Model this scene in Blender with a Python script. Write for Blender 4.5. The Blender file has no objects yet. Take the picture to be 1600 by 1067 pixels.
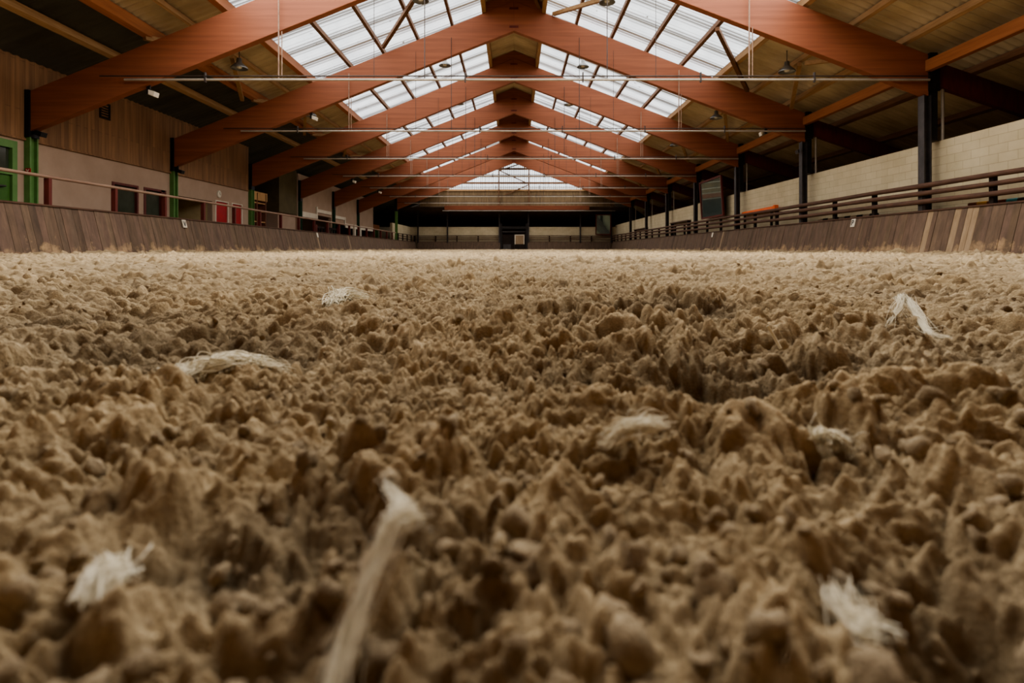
import bpy, math, random
import numpy as np
from mathutils import Vector
random.seed(7)
C = bpy.context.scene.collection
H = 0.10            # height of the eye above the sand; the z given to the helpers counts from the eye
SL = 0.0055         # the sand rises very slightly towards the far end
FR = [14.3 + 6.05 * k for k in range(7)]     # the frames, in metres from the camera
END = 59.2
ORD = ['first', 'second', 'third', 'fourth', 'fifth', 'sixth', 'seventh']

# ------------------------------------------------------------------ materials
def lin(c):
    def f(v):
        v /= 255.0
        return v / 12.92 if v <= .04045 else ((v + .055) / 1.055) ** 2.4
    return (f(c[0]), f(c[1]), f(c[2]), 1.0)

def new_mat(name):
    m = bpy.data.materials.new(name); m.use_nodes = True
    nt = m.node_tree
    return m, nt, nt.nodes['Principled BSDF']

def mixc(nt, fac, a, b, blend='MIX'):
    n = nt.nodes.new('ShaderNodeMix'); n.data_type = 'RGBA'; n.blend_type = blend
    for s, v in ((n.inputs[0], fac), (n.inputs[6], a), (n.inputs[7], b)):
        if hasattr(v, 'is_linked'): nt.links.new(v, s)
        else: s.default_value = v
    return n.outputs[2]

def coords(nt, scale=(1, 1, 1)):
    g = nt.nodes.new('ShaderNodeNewGeometry')
    m = nt.nodes.new('ShaderNodeMapping'); m.inputs['Scale'].default_value = scale
    nt.links.new(g.outputs['Position'], m.inputs['Vector'])
    return m.outputs[0]

def noise(nt, vec, scale, detail=4, rough=.6):
    n = nt.nodes.new('ShaderNodeTexNoise'); n.inputs['Scale'].default_value = scale
    n.inputs['Detail'].default_value = detail; n.inputs['Roughness'].default_value = rough
    nt.links.new(vec, n.inputs['Vector'])
    return n.outputs['Fac']

def ramp(nt, fac, lo, hi, a=(0, 0, 0, 1), b=(1, 1, 1, 1)):
    r = nt.nodes.new('ShaderNodeValToRGB')
    r.color_ramp.elements[0].position = lo; r.color_ramp.elements[0].color = a
    r.color_ramp.elements[1].position = hi; r.color_ramp.elements[1].color = b
    nt.links.new(fac, r.inputs[0])
    return r.outputs[0]

def bump(nt, bs, fac, dist, strength=.6):
    b = nt.nodes.new('ShaderNodeBump'); b.inputs['Distance'].default_value = dist
    b.inputs['Strength'].default_value = strength
    nt.links.new(fac, b.inputs['Height']); nt.links.new(b.outputs[0], bs.inputs['Normal'])

def M(name, c1, c2=None, scale=3, stretch=(1, 1, 1), rough=.75, metal=0, bmp=0, attr=False, spec=.3):
    """a surface of two mixed colours, drawn out along one axis for wood grain"""
    m, nt, bs = new_mat(name)
    bs.inputs['Roughness'].default_value = rough; bs.inputs['Metallic'].default_value = metal
    bs.inputs['Specular IOR Level'].default_value = spec
    v = coords(nt, stretch)
    n = noise(nt, v, scale)
    col = mixc(nt, ramp(nt, n, .3, .7), lin(c1), lin(c2 or tuple(int(x * .75) for x in c1)))
    if attr:
        a = nt.nodes.new('ShaderNodeAttribute'); a.attribute_name = 'tone'
        col = mixc(nt, 1.0, col, a.outputs['Color'], 'MULTIPLY')
    nt.links.new(col, bs.inputs['Base Color'])
    if bmp: bump(nt, bs, n, bmp)
    return m

m_glulam = M('glulam', (144, 87, 60), (122, 71, 48), 1.2, (.35, 1, 9), .6)
m_purlin = M('orange_timber', (158, 102, 64), (134, 82, 50), 2, (9, .4, 9), .65)
m_batten = M('brown_batten', (118, 84, 58), (88, 60, 40), 3, (8, .5, 8))
m_pale = M('pale_timber', (172, 138, 100), (140, 108, 74), 3, (8, .6, 8))
m_steel = M('dark_steel', (46, 42, 40), (32, 29, 28), 4, rough=.5, metal=.3)
m_steel_grey = M('grey_steel', (78, 73, 71), (58, 54, 53), 4, rough=.45, metal=.4)
m_green = M('green_paint', (92, 128, 70), (78, 112, 58), 3, rough=.45)
m_greendoor = M('green_door_paint', (62, 100, 36), (52, 88, 30), 3, rough=.45)
m_darkgreen = M('dark_green_paint', (40, 74, 52), (32, 60, 42), 3, rough=.5)
m_red = M('red_paint', (166, 26, 30), (140, 18, 22), 3, rough=.45)
m_maroon = M('maroon_paint', (104, 46, 38), (80, 34, 28), 3, (4, 4, .6), rough=.5)
m_pink = M('pink_plaster', (166, 142, 122), (154, 130, 110), 1.5, rough=.9)
m_white = M('white_paint', (214, 204, 186), (196, 184, 164), 3, rough=.6)
m_olive = M('olive_panel', (92, 80, 52), (76, 66, 42), 2)
m_dark = M('dark_timber', (44, 32, 24), (28, 20, 16), 2, rough=.9)
m_void = M('dark_boards', (104, 86, 70), (78, 64, 52), 1, rough=.95)
m_rail = M('brown_rail_timber', (98, 70, 54), (66, 46, 36), 4, (6, .7, 6), .7)
m_tube = M('grey_brown_tube', (158, 132, 112), (120, 92, 76), 2, (4, .5, 4), .5)
m_cond = M('galvanised_pipe', (178, 168, 154), (150, 140, 128), 3, rough=.4, metal=.3)
m_wire = M('dark_wire', (70, 60, 54), (52, 44, 40), 3, rough=.5, metal=.3)
m_lamp = M('grey_aluminium', (140, 140, 138), (110, 110, 110), 3, rough=.35, metal=.6)
m_black = M('black_plastic', (20, 20, 22), (14, 14, 16), 3, rough=.45)
m_orange = M('orange_plastic', (226, 106, 48), (206, 90, 40), 3, rough=.45)
m_blue = M('blue_paint', (92, 178, 190), (80, 160, 176), 3, rough=.5)
m_yellow = M('yellow_paint', (226, 176, 74), (206, 156, 60), 3, rough=.5)
m_polegreen = M('faded_green_paint', (120, 134, 84), (140, 130, 92), 6, rough=.6)
m_rust = M('brown_paint', (140, 88, 66), (116, 74, 56), 3, rough=.6)
m_fibre = M('felt_fibre', (242, 234, 212), (222, 210, 182), 40, rough=.95)
m_straw = M('straw', (250, 246, 226), (240, 232, 204), 40, rough=.6)
m_kick = M('kick_plank', (110, 89, 72), (84, 68, 55), 1.6, (5, 5, .9), .8, attr=True)
m_newplank = M('new_plank', (152, 130, 104), (132, 110, 84), 2, (5, 5, .9), .8)
m_bulb = M('lamp_glass', (225, 222, 210), (210, 206, 196), 3, rough=.2)

def dusty_kick(m):
    """splashes of sand dried on the foot of the boards"""
    nt = m.node_tree; bs = nt.nodes['Principled BSDF']
    src = bs.inputs['Base Color'].links[0].from_socket
    g = nt.nodes.new('ShaderNodeNewGeometry'); s = nt.nodes.new('ShaderNodeSeparateXYZ')
    nt.links.new(g.outputs['Position'], s.inputs[0])
    mr = nt.nodes.new('ShaderNodeMapRange'); mr.inputs[1].default_value = .18; mr.inputs[2].default_value = .6
    mr.inputs[3].default_value = .27; mr.inputs[4].default_value = .0
    nt.links.new(s.outputs[2], mr.inputs[0])
    n = noise(nt, coords(nt, (1, 1, 1)), 2.6, 6, .7)
    ad = nt.nodes.new('ShaderNodeMath'); ad.operation = 'ADD'
    nt.links.new(n, ad.inputs[0]); nt.links.new(mr.outputs[0], ad.inputs[1])
    nt.links.new(mixc(nt, ramp(nt, ad.outputs[0], .72, .98), src, lin((176, 146, 108))), bs.inputs['Base Color'])
dusty_kick(m_kick)

def wood_cladding():
    m, nt, bs = new_mat('wood_cladding')
    bs.inputs['Roughness'].default_value = .8
    v = coords(nt, (1, 5, .35))
    n = noise(nt, v, 1.5, 6)
    w = coords(nt, (1, 1, 1))
    br = nt.nodes.new('ShaderNodeTexBrick'); br.offset = .5
    mp = nt.nodes.new('ShaderNodeMapping'); mp.inputs['Rotation'].default_value = (0, math.radians(90), 0)
    sx = nt.nodes.new('ShaderNodeSeparateXYZ'); cx = nt.nodes.new('ShaderNodeCombineXYZ')
    nt.links.new(w, sx.inputs[0]); nt.links.new(sx.outputs[2], cx.inputs[0]); nt.links.new(sx.outputs[1], cx.inputs[1])
    nt.links.new(cx.outputs[0], br.inputs['Vector'])
    br.inputs['Scale'].default_value = 1; br.inputs['Brick Width'].default_value = 2.4
    br.inputs['Row Height'].default_value = .14; br.inputs['Mortar Size'].default_value = .005
    br.inputs['Color1'].default_value = (.8, .8, .8, 1); br.inputs['Color2'].default_value = (1.1, 1.1, 1.1, 1)
    br.inputs['Mortar'].default_value = (.45, .45, .45, 1)
    col = mixc(nt, ramp(nt, n, .3, .7), lin((142, 104, 70)), lin((108, 76, 48)))
    nt.links.new(mixc(nt, 1, col, br.outputs[0], 'MULTIPLY'), bs.inputs['Base Color'])
    return m
m_clad = wood_cladding()

def block_wall():
    m, nt, bs = new_mat('cream_blocks')
    bs.inputs['Roughness'].default_value = .85
    w = coords(nt)
    sx = nt.nodes.new('ShaderNodeSeparateXYZ'); cx = nt.nodes.new('ShaderNodeCombineXYZ')
    nt.links.new(w, sx.inputs[0])
    ad = nt.nodes.new('ShaderNodeMath'); nt.links.new(sx.outputs[0], ad.inputs[0]); nt.links.new(sx.outputs[1], ad.inputs[1])
    nt.links.new(ad.outputs[0], cx.inputs[0]); nt.links.new(sx.outputs[2], cx.inputs[1])
    br = nt.nodes.new('ShaderNodeTexBrick')
    nt.links.new(cx.outputs[0], br.inputs['Vector'])
    br.inputs['Scale'].default_value = 1; br.inputs['Brick Width'].default_value = .5
    br.inputs['Row Height'].default_value = .205; br.inputs['Mortar Size'].default_value = .006
    br.inputs['Mortar Smooth'].default_value = .4
    br.inputs['Color1'].default_value = (1, 1, 1, 1); br.inputs['Color2'].default_value = (.92, .92, .9, 1)
    br.inputs['Mortar'].default_value = (.62, .6, .56, 1)
    n = noise(nt, w, .8, 5)
    col = mixc(nt, ramp(nt, n, .3, .7), lin((200, 186, 156)), lin((178, 163, 133)))
    nt.links.new(mixc(nt, 1, col, br.outputs[0], 'MULTIPLY'), bs.inputs['Base Color'])
    bump(nt, bs, br.outputs['Fac'], -.004, .5)
    return m
m_block = block_wall()

def roof_sheet():
    m, nt, bs = new_mat('fibre_cement_sheet')
    bs.inputs['Roughness'].default_value = .9
    w = coords(nt, (.4, 1, .4))
    n = noise(nt, w, 1.3, 6)
    col = mixc(nt, ramp(nt, n, .3, .7), lin((200, 182, 152)), lin((156, 138, 112)))
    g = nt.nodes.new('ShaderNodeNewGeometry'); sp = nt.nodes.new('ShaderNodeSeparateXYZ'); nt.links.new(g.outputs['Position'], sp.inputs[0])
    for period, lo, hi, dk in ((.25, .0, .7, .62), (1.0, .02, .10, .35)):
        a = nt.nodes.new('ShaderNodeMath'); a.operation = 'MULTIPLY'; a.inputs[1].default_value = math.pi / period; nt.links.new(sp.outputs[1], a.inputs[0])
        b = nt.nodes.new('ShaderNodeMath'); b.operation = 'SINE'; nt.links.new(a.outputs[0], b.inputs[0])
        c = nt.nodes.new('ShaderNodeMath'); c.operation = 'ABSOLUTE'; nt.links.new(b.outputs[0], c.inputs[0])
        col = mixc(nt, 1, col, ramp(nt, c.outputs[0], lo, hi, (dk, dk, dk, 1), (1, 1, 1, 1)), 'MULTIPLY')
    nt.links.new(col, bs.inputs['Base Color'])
    return m
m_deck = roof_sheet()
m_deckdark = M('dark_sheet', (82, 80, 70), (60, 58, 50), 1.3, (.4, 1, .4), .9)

def skylight_mat(name, along, strength):
    """clear corrugated sheets lit by the overcast sky outside, with dirt in the folds and at the laps"""
    m, nt, bs = new_mat(name)
    g = nt.nodes.new('ShaderNodeNewGeometry'); s = nt.nodes.new('ShaderNodeSeparateXYZ')
    nt.links.new(g.outputs['Position'], s.inputs[0])
    ax = s.outputs[along]
    def per(period, power):
        a = nt.nodes.new('ShaderNodeMath'); a.operation = 'MULTIPLY'; a.inputs[1].default_value = math.pi / period
        nt.links.new(ax, a.inputs[0])
        b = nt.nodes.new('ShaderNodeMath'); b.operation = 'SINE'; nt.links.new(a.outputs[0], b.inputs[0])
        c = nt.nodes.new('ShaderNodeMath'); c.operation = 'ABSOLUTE'; nt.links.new(b.outputs[0], c.inputs[0])
        d = nt.nodes.new('ShaderNodeMath'); d.operation = 'POWER'; d.inputs[1].default_value = power
        nt.links.new(c.outputs[0], d.inputs[0])
        return d.outputs[0]
    fold = ramp(nt, per(.21, 1), 0.15, .85, (.10, .105, .115, 1), (1, 1, 1, 1))
    lap = ramp(nt, per(1.06, 1), .05, .12, (.05, .05, .05, 1), (1, 1, 1, 1))
    dirt = ramp(nt, noise(nt, coords(nt), 1.1, 5), .3, .6, (.78, .80, .82, 1), (1, 1, 1, 1))
    leaf = ramp(nt, noise(nt, coords(nt, (1, 1.6, 1)), 4.5, 3, .5), .26, .31, (.12, .11, .1, 1), (1, 1, 1, 1))
    c = mixc(nt, 1, mixc(nt, 1, fold, lap, 'MULTIPLY'), mixc(nt, 1, dirt, leaf, 'MULTIPLY'), 'MULTIPLY')
    c = mixc(nt, 1, c, (.95, 1.0, 1.03, 1), 'MULTIPLY')
    nt.links.new(c, bs.inputs['Emission Color']); bs.inputs['Emission Strength'].default_value = strength
    bs.inputs['Base Color'].default_value = (.5, .52, .53, 1); bs.inputs['Roughness'].default_value = .5
    return m
m_sky = skylight_mat('skylight_sheet', 1, 1.0)
m_gable = skylight_mat('gable_sheet', 0, 1.0)

def mirror_mat():
    m, nt, bs = new_mat('mirror_glass')
    bs.inputs['Metallic'].default_value = .82; bs.inputs['Roughness'].default_value = .04
    n = noise(nt, coords(nt, (1, 1, .4)), 2, 4)
    nt.links.new(mixc(nt, ramp(nt, n, .3, .7), (.34, .42, .38, 1), (.26, .33, .29, 1)), bs.inputs['Base Color'])
    return m
m_mirror = mirror_mat()

def glass_mat():
    m, nt, bs = new_mat('dark_window_glass')
    n = noise(nt, coords(nt), 1.5, 3)
    nt.links.new(mixc(nt, n, lin((74, 78, 64)), lin((34, 36, 28))), bs.inputs['Base Color'])
    bs.inputs['Roughness'].default_value = .12
    return m
m_glass = glass_mat()

def sand_mat():
    m, nt, bs = new_mat('riding_sand')
    bs.inputs['Roughness'].default_value = .95; bs.inputs['Specular IOR Level'].default_value = .15
    w = coords(nt)
    big = noise(nt, w, 2.2, 4); mid = noise(nt, w, 28, 5, .65); fine = noise(nt, w, 420, 3, .7)
    col = mixc(nt, ramp(nt, mid, .32, .68), lin((158, 139, 113)), lin((216, 195, 163)))
    col = mixc(nt, ramp(nt, big, .35, .7), col, mixc(nt, .5, col, lin((212, 184, 142))))
    col = mixc(nt, ramp(nt, fine, .3, .7), mixc(nt, 1, col, (.72, .70, .68, 1), 'MULTIPLY'), col)
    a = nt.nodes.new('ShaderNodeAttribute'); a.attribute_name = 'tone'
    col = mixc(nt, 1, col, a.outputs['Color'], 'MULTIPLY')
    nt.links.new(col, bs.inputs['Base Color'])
    f2 = noise(nt, w, 190, 5, .75)
    bump(nt, bs, f2, .007, 1.0)
    return m
m_sand = sand_mat()

# ------------------------------------------------------------------ mesh helpers
class MB:
    def __init__(s): s.v = []; s.f = []; s.sm = []; s.tone = []
    def add(s, vs, fs, smooth=False, tone=1.0):
        o = len(s.v); s.v += [tuple(p) for p in vs]
        for f in fs:
            s.f.append([o + i for i in f]); s.sm.append(smooth); s.tone.append(tone)
        return s
    def box(s, x0, x1, y0, y1, z0, z1, tone=1.0):
        vs = [(x, y, z) for z in (z0, z1) for y in (y0, y1) for x in (x0, x1)]
        return s.add(vs, [(0, 2, 3, 1), (4, 5, 7, 6), (0, 1, 5, 4), (2, 6, 7, 3), (0, 4, 6, 2), (1, 3, 7, 5)], tone=tone)
    def hexa(s, a, b, tone=1.0):
        """two quads joined into a solid"""
        return s.add(list(a) + list(b), [(3, 2, 1, 0), (4, 5, 6, 7), (0, 1, 5, 4), (1, 2, 6, 5), (2, 3, 7, 6), (3, 0, 4, 7)], tone=tone)
    def bar(s, p, q, w, h, up=(0, 0, 1)):
        p = Vector(p); q = Vector(q); d = (q - p).normalized(); u = Vector(up)
        if abs(d.dot(u)) > .98: u = Vector((1, 0, 0))
        r = d.cross(u).normalized(); u = r.cross(d).normalized()
        k = [(-1, -1), (1, -1), (1, 1), (-1, 1)]
        return s.hexa([p + r * a * w / 2 + u * b * h / 2 for a, b in k], [q + r * a * w / 2 + u * b * h / 2 for a, b in k])
    def tube(s, pts, r, n=8, cap=True):
        pts = [Vector(p) for p in pts]; rs = r if isinstance(r, (list, tuple)) else [r] * len(pts)
        vs = []; fs = []
        for i, p in enumerate(pts):
            d = (pts[min(i + 1, len(pts) - 1)] - pts[max(i - 1, 0)]).normalized()
            u = Vector((0, 0, 1)) if abs(d.z) < .9 else Vector((1, 0, 0))
            a = d.cross(u).normalized(); b = a.cross(d)
            for k in range(n):
                t = 2 * math.pi * k / n
                vs.append(p + (a * math.cos(t) + b * math.sin(t)) * rs[i])
        for i in range(len(pts) - 1):
            for k in range(n):
                fs.append((i * n + k, i * n + (k + 1) % n, (i + 1) * n + (k + 1) % n, (i + 1) * n + k))
        s.add(vs, fs, True)
        if cap:
            e = (len(pts) - 1) * n
            s.add(vs[:n], [tuple(range(n))]); s.add(vs[e:], [tuple(reversed(range(n)))])
        return s
    def lathe(s, c, prof, n=20, axis='z'):
        vs = []; fs = []
        for r, h in prof:
            for k in range(n):
                t = 2 * math.pi * k / n; a, b = r * math.cos(t), r * math.sin(t)
                vs.append({'z': (c[0] + a, c[1] + b, c[2] + h), 'x': (c[0] + h, c[1] + a, c[2] + b)}[axis])
        for i in range(len(prof) - 1):
            for k in range(n):
                fs.append((i * n + k, i * n + (k + 1) % n, (i + 1) * n + (k + 1) % n, (i + 1) * n + k))
        return s.add(vs, fs, True)
    def poly(s, pts, y0, y1):
        """an outline in x and z made thick along y"""
        n = len(pts)
        vs = [(x, y0, z) for x, z in pts] + [(x, y1, z) for x, z in pts]
        return s.add(vs, [tuple(range(n)), tuple(reversed(range(n, 2 * n)))] + [(i, i + n, (i + 1) % n + n, (i + 1) % n) for i in range(n)])
    def build(s, name, mat, parent=None, loc=None, bevel=0):
        o0 = Vector(loc) if loc is not None else (Vector(parent['base']) if parent is not None and 'base' in parent else Vector((0, 0, 0)))
        me = bpy.data.meshes.new(name)
        me.from_pydata([tuple(Vector(p) - o0) for p in s.v], [], s.f)
        me.polygons.foreach_set('use_smooth', s.sm)
        if any(t != 1.0 for t in s.tone) or 'tone' in [n.attribute_name for n in mat.node_tree.nodes if n.type == 'ATTRIBUTE']:
            at = me.color_attributes.new('tone', 'FLOAT_COLOR', 'CORNER')
            buf = []
            for f, t in zip(s.f, s.tone):
                c = (t, t, t) if not isinstance(t, tuple) else t
                buf += [c[0], c[1], c[2], 1.0] * len(f)
            at.data.foreach_set('color', buf)
        me.materials.append(mat); me.update()
        import bmesh
        b = bmesh.new(); b.from_mesh(me); bmesh.ops.recalc_face_normals(b, faces=b.faces); b.to_mesh(me); b.free()
        o = bpy.data.objects.new(name, me); C.objects.link(o)
        o['base'] = tuple(o0)
        if parent is None: o.location = (o0.x, o0.y, o0.z + H)
        else: o.parent = parent
        if bevel:
            bv = o.modifiers.new('edge', 'BEVEL'); bv.width = bevel; bv.segments = 2; bv.limit_method = 'ANGLE'
        return o

def tag(o, label, cat, group=None, kind='thing'):
    o['label'] = label; o['category'] = cat; o['kind'] = kind
    if group: o['group'] = group
    return o
def thing(name, label, cat, base, group=None):
    o = bpy.data.objects.new(name, None); C.objects.link(o)
    o.location = (base[0], base[1], base[2] + H); o['base'] = tuple(float(b) for b in base)
    o.empty_display_size = .1
    return tag(o, label, cat, group)
def struct(name, mb, mat, loc=None):
    o = mb.build(name, mat, None, loc); o['kind'] = 'structure'
    return o
def dup(root, base, label):
    r = root.copy(); C.objects.link(r); r.location = (base[0], base[1], base[2] + H); r['label'] = label
    for ch in list(root.children):
        c = ch.copy(); C.objects.link(c); c.parent = r
        for g in list(ch.children):
            d = g.copy(); C.objects.link(d); d.parent = c
    return r

# ------------------------------------------------------------------ roof lines
def deckz(x):  return 9.28 - (.372 if x < 0 else .395) * abs(x)
def beamtop(x): return 8.86 - (.405 if x < 0 else .385) * abs(x)
def beambot(x): return 7.80 - (.400 if x < 0 else .382) * abs(x)
Y0 = -3.0           # wall behind the camera

# ------------------------------------------------------------------ sand
def sand_mesh():
    rng = np.random.RandomState(11)
    def hsh(ix, iy, k):
        n = (ix.astype(np.int64) * 374761393 + iy.astype(np.int64) * 668265263 + k * 1274126177) & 0x7fffffff
        n = ((n ^ (n >> 13)) * 1274126177) & 0x7fffffff
        n = ((n ^ (n >> 16)) * 668265263) & 0x7fffffff
        return ((n ^ (n >> 15)) & 0xffffff) / float(0xffffff)
    def perlin(x, y, k):
        ix = np.floor(x); iy = np.floor(y); fx = x - ix; fy = y - iy
        u = fx * fx * fx * (fx * (fx * 6 - 15) + 10); v = fy * fy * fy * (fy * (fy * 6 - 15) + 10)
        def g(dx, dy):
            a = hsh(ix + dx, iy + dy, k) * 2 * np.pi
            return np.cos(a) * (fx - dx) + np.sin(a) * (fy - dy)
        a = g(0, 0); b = g(1, 0); c = g(0, 1); d = g(1, 1)
        return (a + u * (b - a)) * (1 - v) + (c + u * (d - c)) * v
    def domes(x, y, cell, rmin, rmax, p, k, flat=1.0):
        """half-buried round crumbs, one to a cell"""
        X = x / cell; Y = y / cell; ix = np.floor(X); iy = np.floor(Y); out = np.zeros_like(x)
        for dx in (-1, 0, 1):
            for dy in (-1, 0, 1):
                cx = ix + dx; cy = iy + dy
                r = rmin + (rmax - rmin) * hsh(cx, cy, k + 2) ** 2
                px = cx + .5 + (hsh(cx, cy, k) - .5) * .9; py = cy + .5 + (hsh(cx, cy, k + 1) - .5) * .9
                t = hsh(cx, cy, k + 4) * np.pi; e = .7 + .3 * hsh(cx, cy, k + 5)
                ax = (X - px) * np.cos(t) + (Y - py) * np.sin(t); ay = -(X - px) * np.sin(t) + (Y - py) * np.cos(t)
                d2 = (ax * e) ** 2 + (ay / e) ** 2
                hh = np.sqrt(np.maximum(r * r - d2, 0)) * np.where(hsh(cx, cy, k + 3) < p, 1.0, 0.0)
                out = np.maximum(out, hh)
        return out * cell * flat
    # rows get wider apart with distance, columns fan out
    ys = [-.12]
    while ys[-1] < 60.2:
        y = ys[-1]; ys.append(y + max(.0013, .0034 * abs(y)) if y < 4 else y + .0036 * y)
    ys = np.array(ys); u = np.linspace(-1, 1, 1500)
    w = np.minimum(10.0, 2.3 + 1.0 * np.maximum(ys, 0)); lk = np.clip(.25 + .075 * np.maximum(ys, 0), .25, .9)[:, None]
    au = np.abs(u)[None, :]; x = np.sign(u)[None, :] * (lk * au + (1 - lk) * au ** 2.2) * w[:, None]; y = np.repeat(ys[:, None], len(u), 1)
    dx = np.maximum(np.gradient(ys)[:, None] * .5, np.gradient(x, axis=1))
    def lod(c): return np.clip((c / dx - 1.2) / 2.0, 0, 1)
    col = np.gradient(x, axis=1)
    def lod(c): return np.clip((c / col - 1.5) / 2.0, 0, 1)
    def lody(c): return np.clip((c / dx - .5) / 1.5, 0, 1)
    wx = x + .030 * perlin(x * 9, y * 9, 1) + .010 * perlin(x * 31, y * 31, 3)
    wy = y + .030 * perlin(x * 9, y * 9, 2) + .010 * perlin(x * 31, y * 31, 4)
    z = .016 * perlin(x * 1.1, y * 1.1, 5) + .020 * perlin(x * 3.3, y * 3.3, 6)
    churn = np.clip(.70 + 1.5 * perlin(x * 1.7, y * 1.7, 8), .35, 1.3)
    lump = np.zeros_like(x)
    away = np.clip((y - 1.0) / 4.0, 0, 1)
    for i, (lam, amp) in enumerate(((.46, .0), (.22, .021), (.11, .019), (.058, .014), (.031, .0105), (.0165, .0075), (.0088, .005), (.0047, .0028))):
        n = np.abs(perlin(wx / lam + 3.1 * i, wy / lam, 100 + i)) * 1.5 - .35
        k = amp + (away * .05 if i == 0 else away * .06 if i == 1 else away * .045 if i == 2 else 0)
        lump = lump + k * n * lod(lam) * (churn if i < 4 else (.4 + .6 * churn))
    # harder clods that keep a round back, each with the small crumbs above on it
    a = domes(wx, wy, .095, .15, .52, .38, 20, .56) * lod(.06)
    b = domes(wx + 7, wy, .046, .2, .66, .55, 30, .66) * lod(.04)
    c = domes(wx, wy + 9, .021, .3, .78, .75, 40, .95) * lod(.021)
    d = domes(wx + 3, wy + 5, .0105, .3, .8, .8, 50, 1.0) * lod(.0105)
    e = domes(wx + 1, wy + 2, .0058, .35, .8, .75, 55, 1.0) * lod(.0048)
    gr = .0035 * perlin(x * 110, y * 110, 62) * lod(.009) + .0022 * perlin(x * 230, y * 230, 63) * lod(.0045)
    lump = lump + gr + churn * np.maximum(1.15 * a, b) + .30 * churn * np.minimum(a, b) + .8 * c + .95 * d + .8 * e
    th = .017 * (1 + 4 * away)
    lump = np.where(lump > th, th + .017 * (1 - np.exp(-(lump - th) / .017)) + (lump - th) * .12, lump)
    z = z + lump
    # hoof prints all over the track
    far = np.zeros_like(x)
    for k, cell, dep in ((70, .62, .052), (80, .9, .06)):
        h = domes(wx + 4, wy + 2, cell, .10, .17, .8, k, 1.0) / (cell * .17)
        far = np.maximum(far, h * dep)
    z = z - far * np.clip((y - 1.0) / 1.5, 0, 1)
    # the prints and mounds that stand out in front of the camera
    for (cx, cy, rx, ry, dz) in ((k * .667 for k in g) for g in ((.27, .86, .17, .10, -.075), (.25, .64, .16, .05, .026), (-.62, 1.05, .20, .16, -.03), (-.40, .95, .12, .10, -.02),
                                 (.23, .27, .06, .06, -.075), (.07, .23, .035, .03, -.02), (-.10, .36, .05, .035, -.028), (-.14, .29, .03, .03, -.02),
                                 (-.11, .47, .05, .035, .018), (-.03, 1.2, .09, .06, .028), (.52, .66, .2, .1, .018), (-.33, .40, .16, .12, .012),
                                 (.10, .56, .14, .05, .014), (.02, .33, .07, .04, .010), (.75, 1.9, .3, .2, .03), (.36, 1.7, .2, .1, -.035), (-1.1, 1.5, .25, .2, -.04))):
        z += dz * np.exp(-(((x - cx) / rx) ** 2 + ((y - cy) / ry) ** 2))
    z -= .029
    z = np.minimum(z, .046 + .035 * away)
    safe = np.sqrt(x * x + y * y)
    z = np.where(safe < .10, np.minimum(z, -.015), z)
    z += SL * np.maximum(y, 0)
    # sand banked against the foot of the boards
    z += .10 * np.clip((np.abs(x) - 9.4) / .5, 0, 1) ** 2 * (.6 + 1.2 * perlin(x * .9, y * .9, 90))
    tone = np.clip(.86 + (.36 + .1 * away) * (lump / (.03 * (1 + 1.2 * away))), .46, 1.16) * (1.0 + .20 * np.exp(-np.maximum(y, 0) / 1.0)) * (1 - .22 * away)  # hollows darker, tops and near sand lighter: light and shade put into the colour
    darker = np.zeros_like(x)  # moist sand in pits and prints, plus shade put into the colour
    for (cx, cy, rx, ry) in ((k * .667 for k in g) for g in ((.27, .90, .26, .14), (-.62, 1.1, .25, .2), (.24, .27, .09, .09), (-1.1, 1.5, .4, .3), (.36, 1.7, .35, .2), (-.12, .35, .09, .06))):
        darker = np.maximum(darker, np.exp(-(((x - cx) / rx) ** 2 + ((y - cy) / ry) ** 2) ** 2))
    darker = np.maximum(darker, .8 * np.clip(far / .03, 0, 1) * np.clip((y - 1) / 1.5, 0, 1))
    tone = tone * (1 - .30 * darker)
    ny, nx = x.shape
    co = np.stack([x, y, z], -1).reshape(-1, 3)
    i = np.arange(ny * nx).reshape(ny, nx)
    q = np.stack([i[:-1, :-1], i[:-1, 1:], i[1:, 1:], i[1:, :-1]], -1).reshape(-1, 4)
    # the rest of the track, coarser, a little lower, so the floor carries on at both sides and behind
    gx, gy = np.meshgrid(np.linspace(-16.5, 16.5, 34), np.linspace(Y0, 66, 70), indexing='xy')
    gz = -.075 + SL * np.maximum(gy, 0)
    i2 = np.arange(gx.size).reshape(gx.shape) + co.shape[0]
    q2 = np.stack([i2[:-1, :-1], i2[:-1, 1:], i2[1:, 1:], i2[1:, :-1]], -1).reshape(-1, 4)
    co = np.concatenate([co, np.stack([gx, gy, gz], -1).reshape(-1, 3)])
    q = np.concatenate([q, q2]); tone = np.concatenate([tone.reshape(-1), np.ones(gx.size) * .9])
    me = bpy.data.meshes.new('floor')
    me.vertices.add(len(co)); me.vertices.foreach_set('co', co.astype(np.float32).reshape(-1))
    me.loops.add(q.size); me.loops.foreach_set('vertex_index', q.astype(np.int32).reshape(-1))
    me.polygons.add(len(q)); me.polygons.foreach_set('loop_start', (np.arange(len(q)) * 4).astype(np.int32))
    me.polygons.foreach_set('use_smooth', np.ones(len(q), dtype=bool))
    me.update(calc_edges=True)
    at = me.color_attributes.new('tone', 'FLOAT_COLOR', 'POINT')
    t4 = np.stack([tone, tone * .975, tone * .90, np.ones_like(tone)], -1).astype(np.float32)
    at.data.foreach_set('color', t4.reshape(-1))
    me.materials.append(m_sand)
    o = bpy.data.objects.new('floor', me); C.objects.link(o); o['kind'] = 'structure'
    def height(px, py):
        r = min(max(int(np.searchsorted(ys, py)), 0), ny - 1)
        cc = int(np.argmin(np.abs(x[r] - px)))
        return float(z[r, cc])
    return o, height
floor_o, sandz = sand_mesh()

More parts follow.
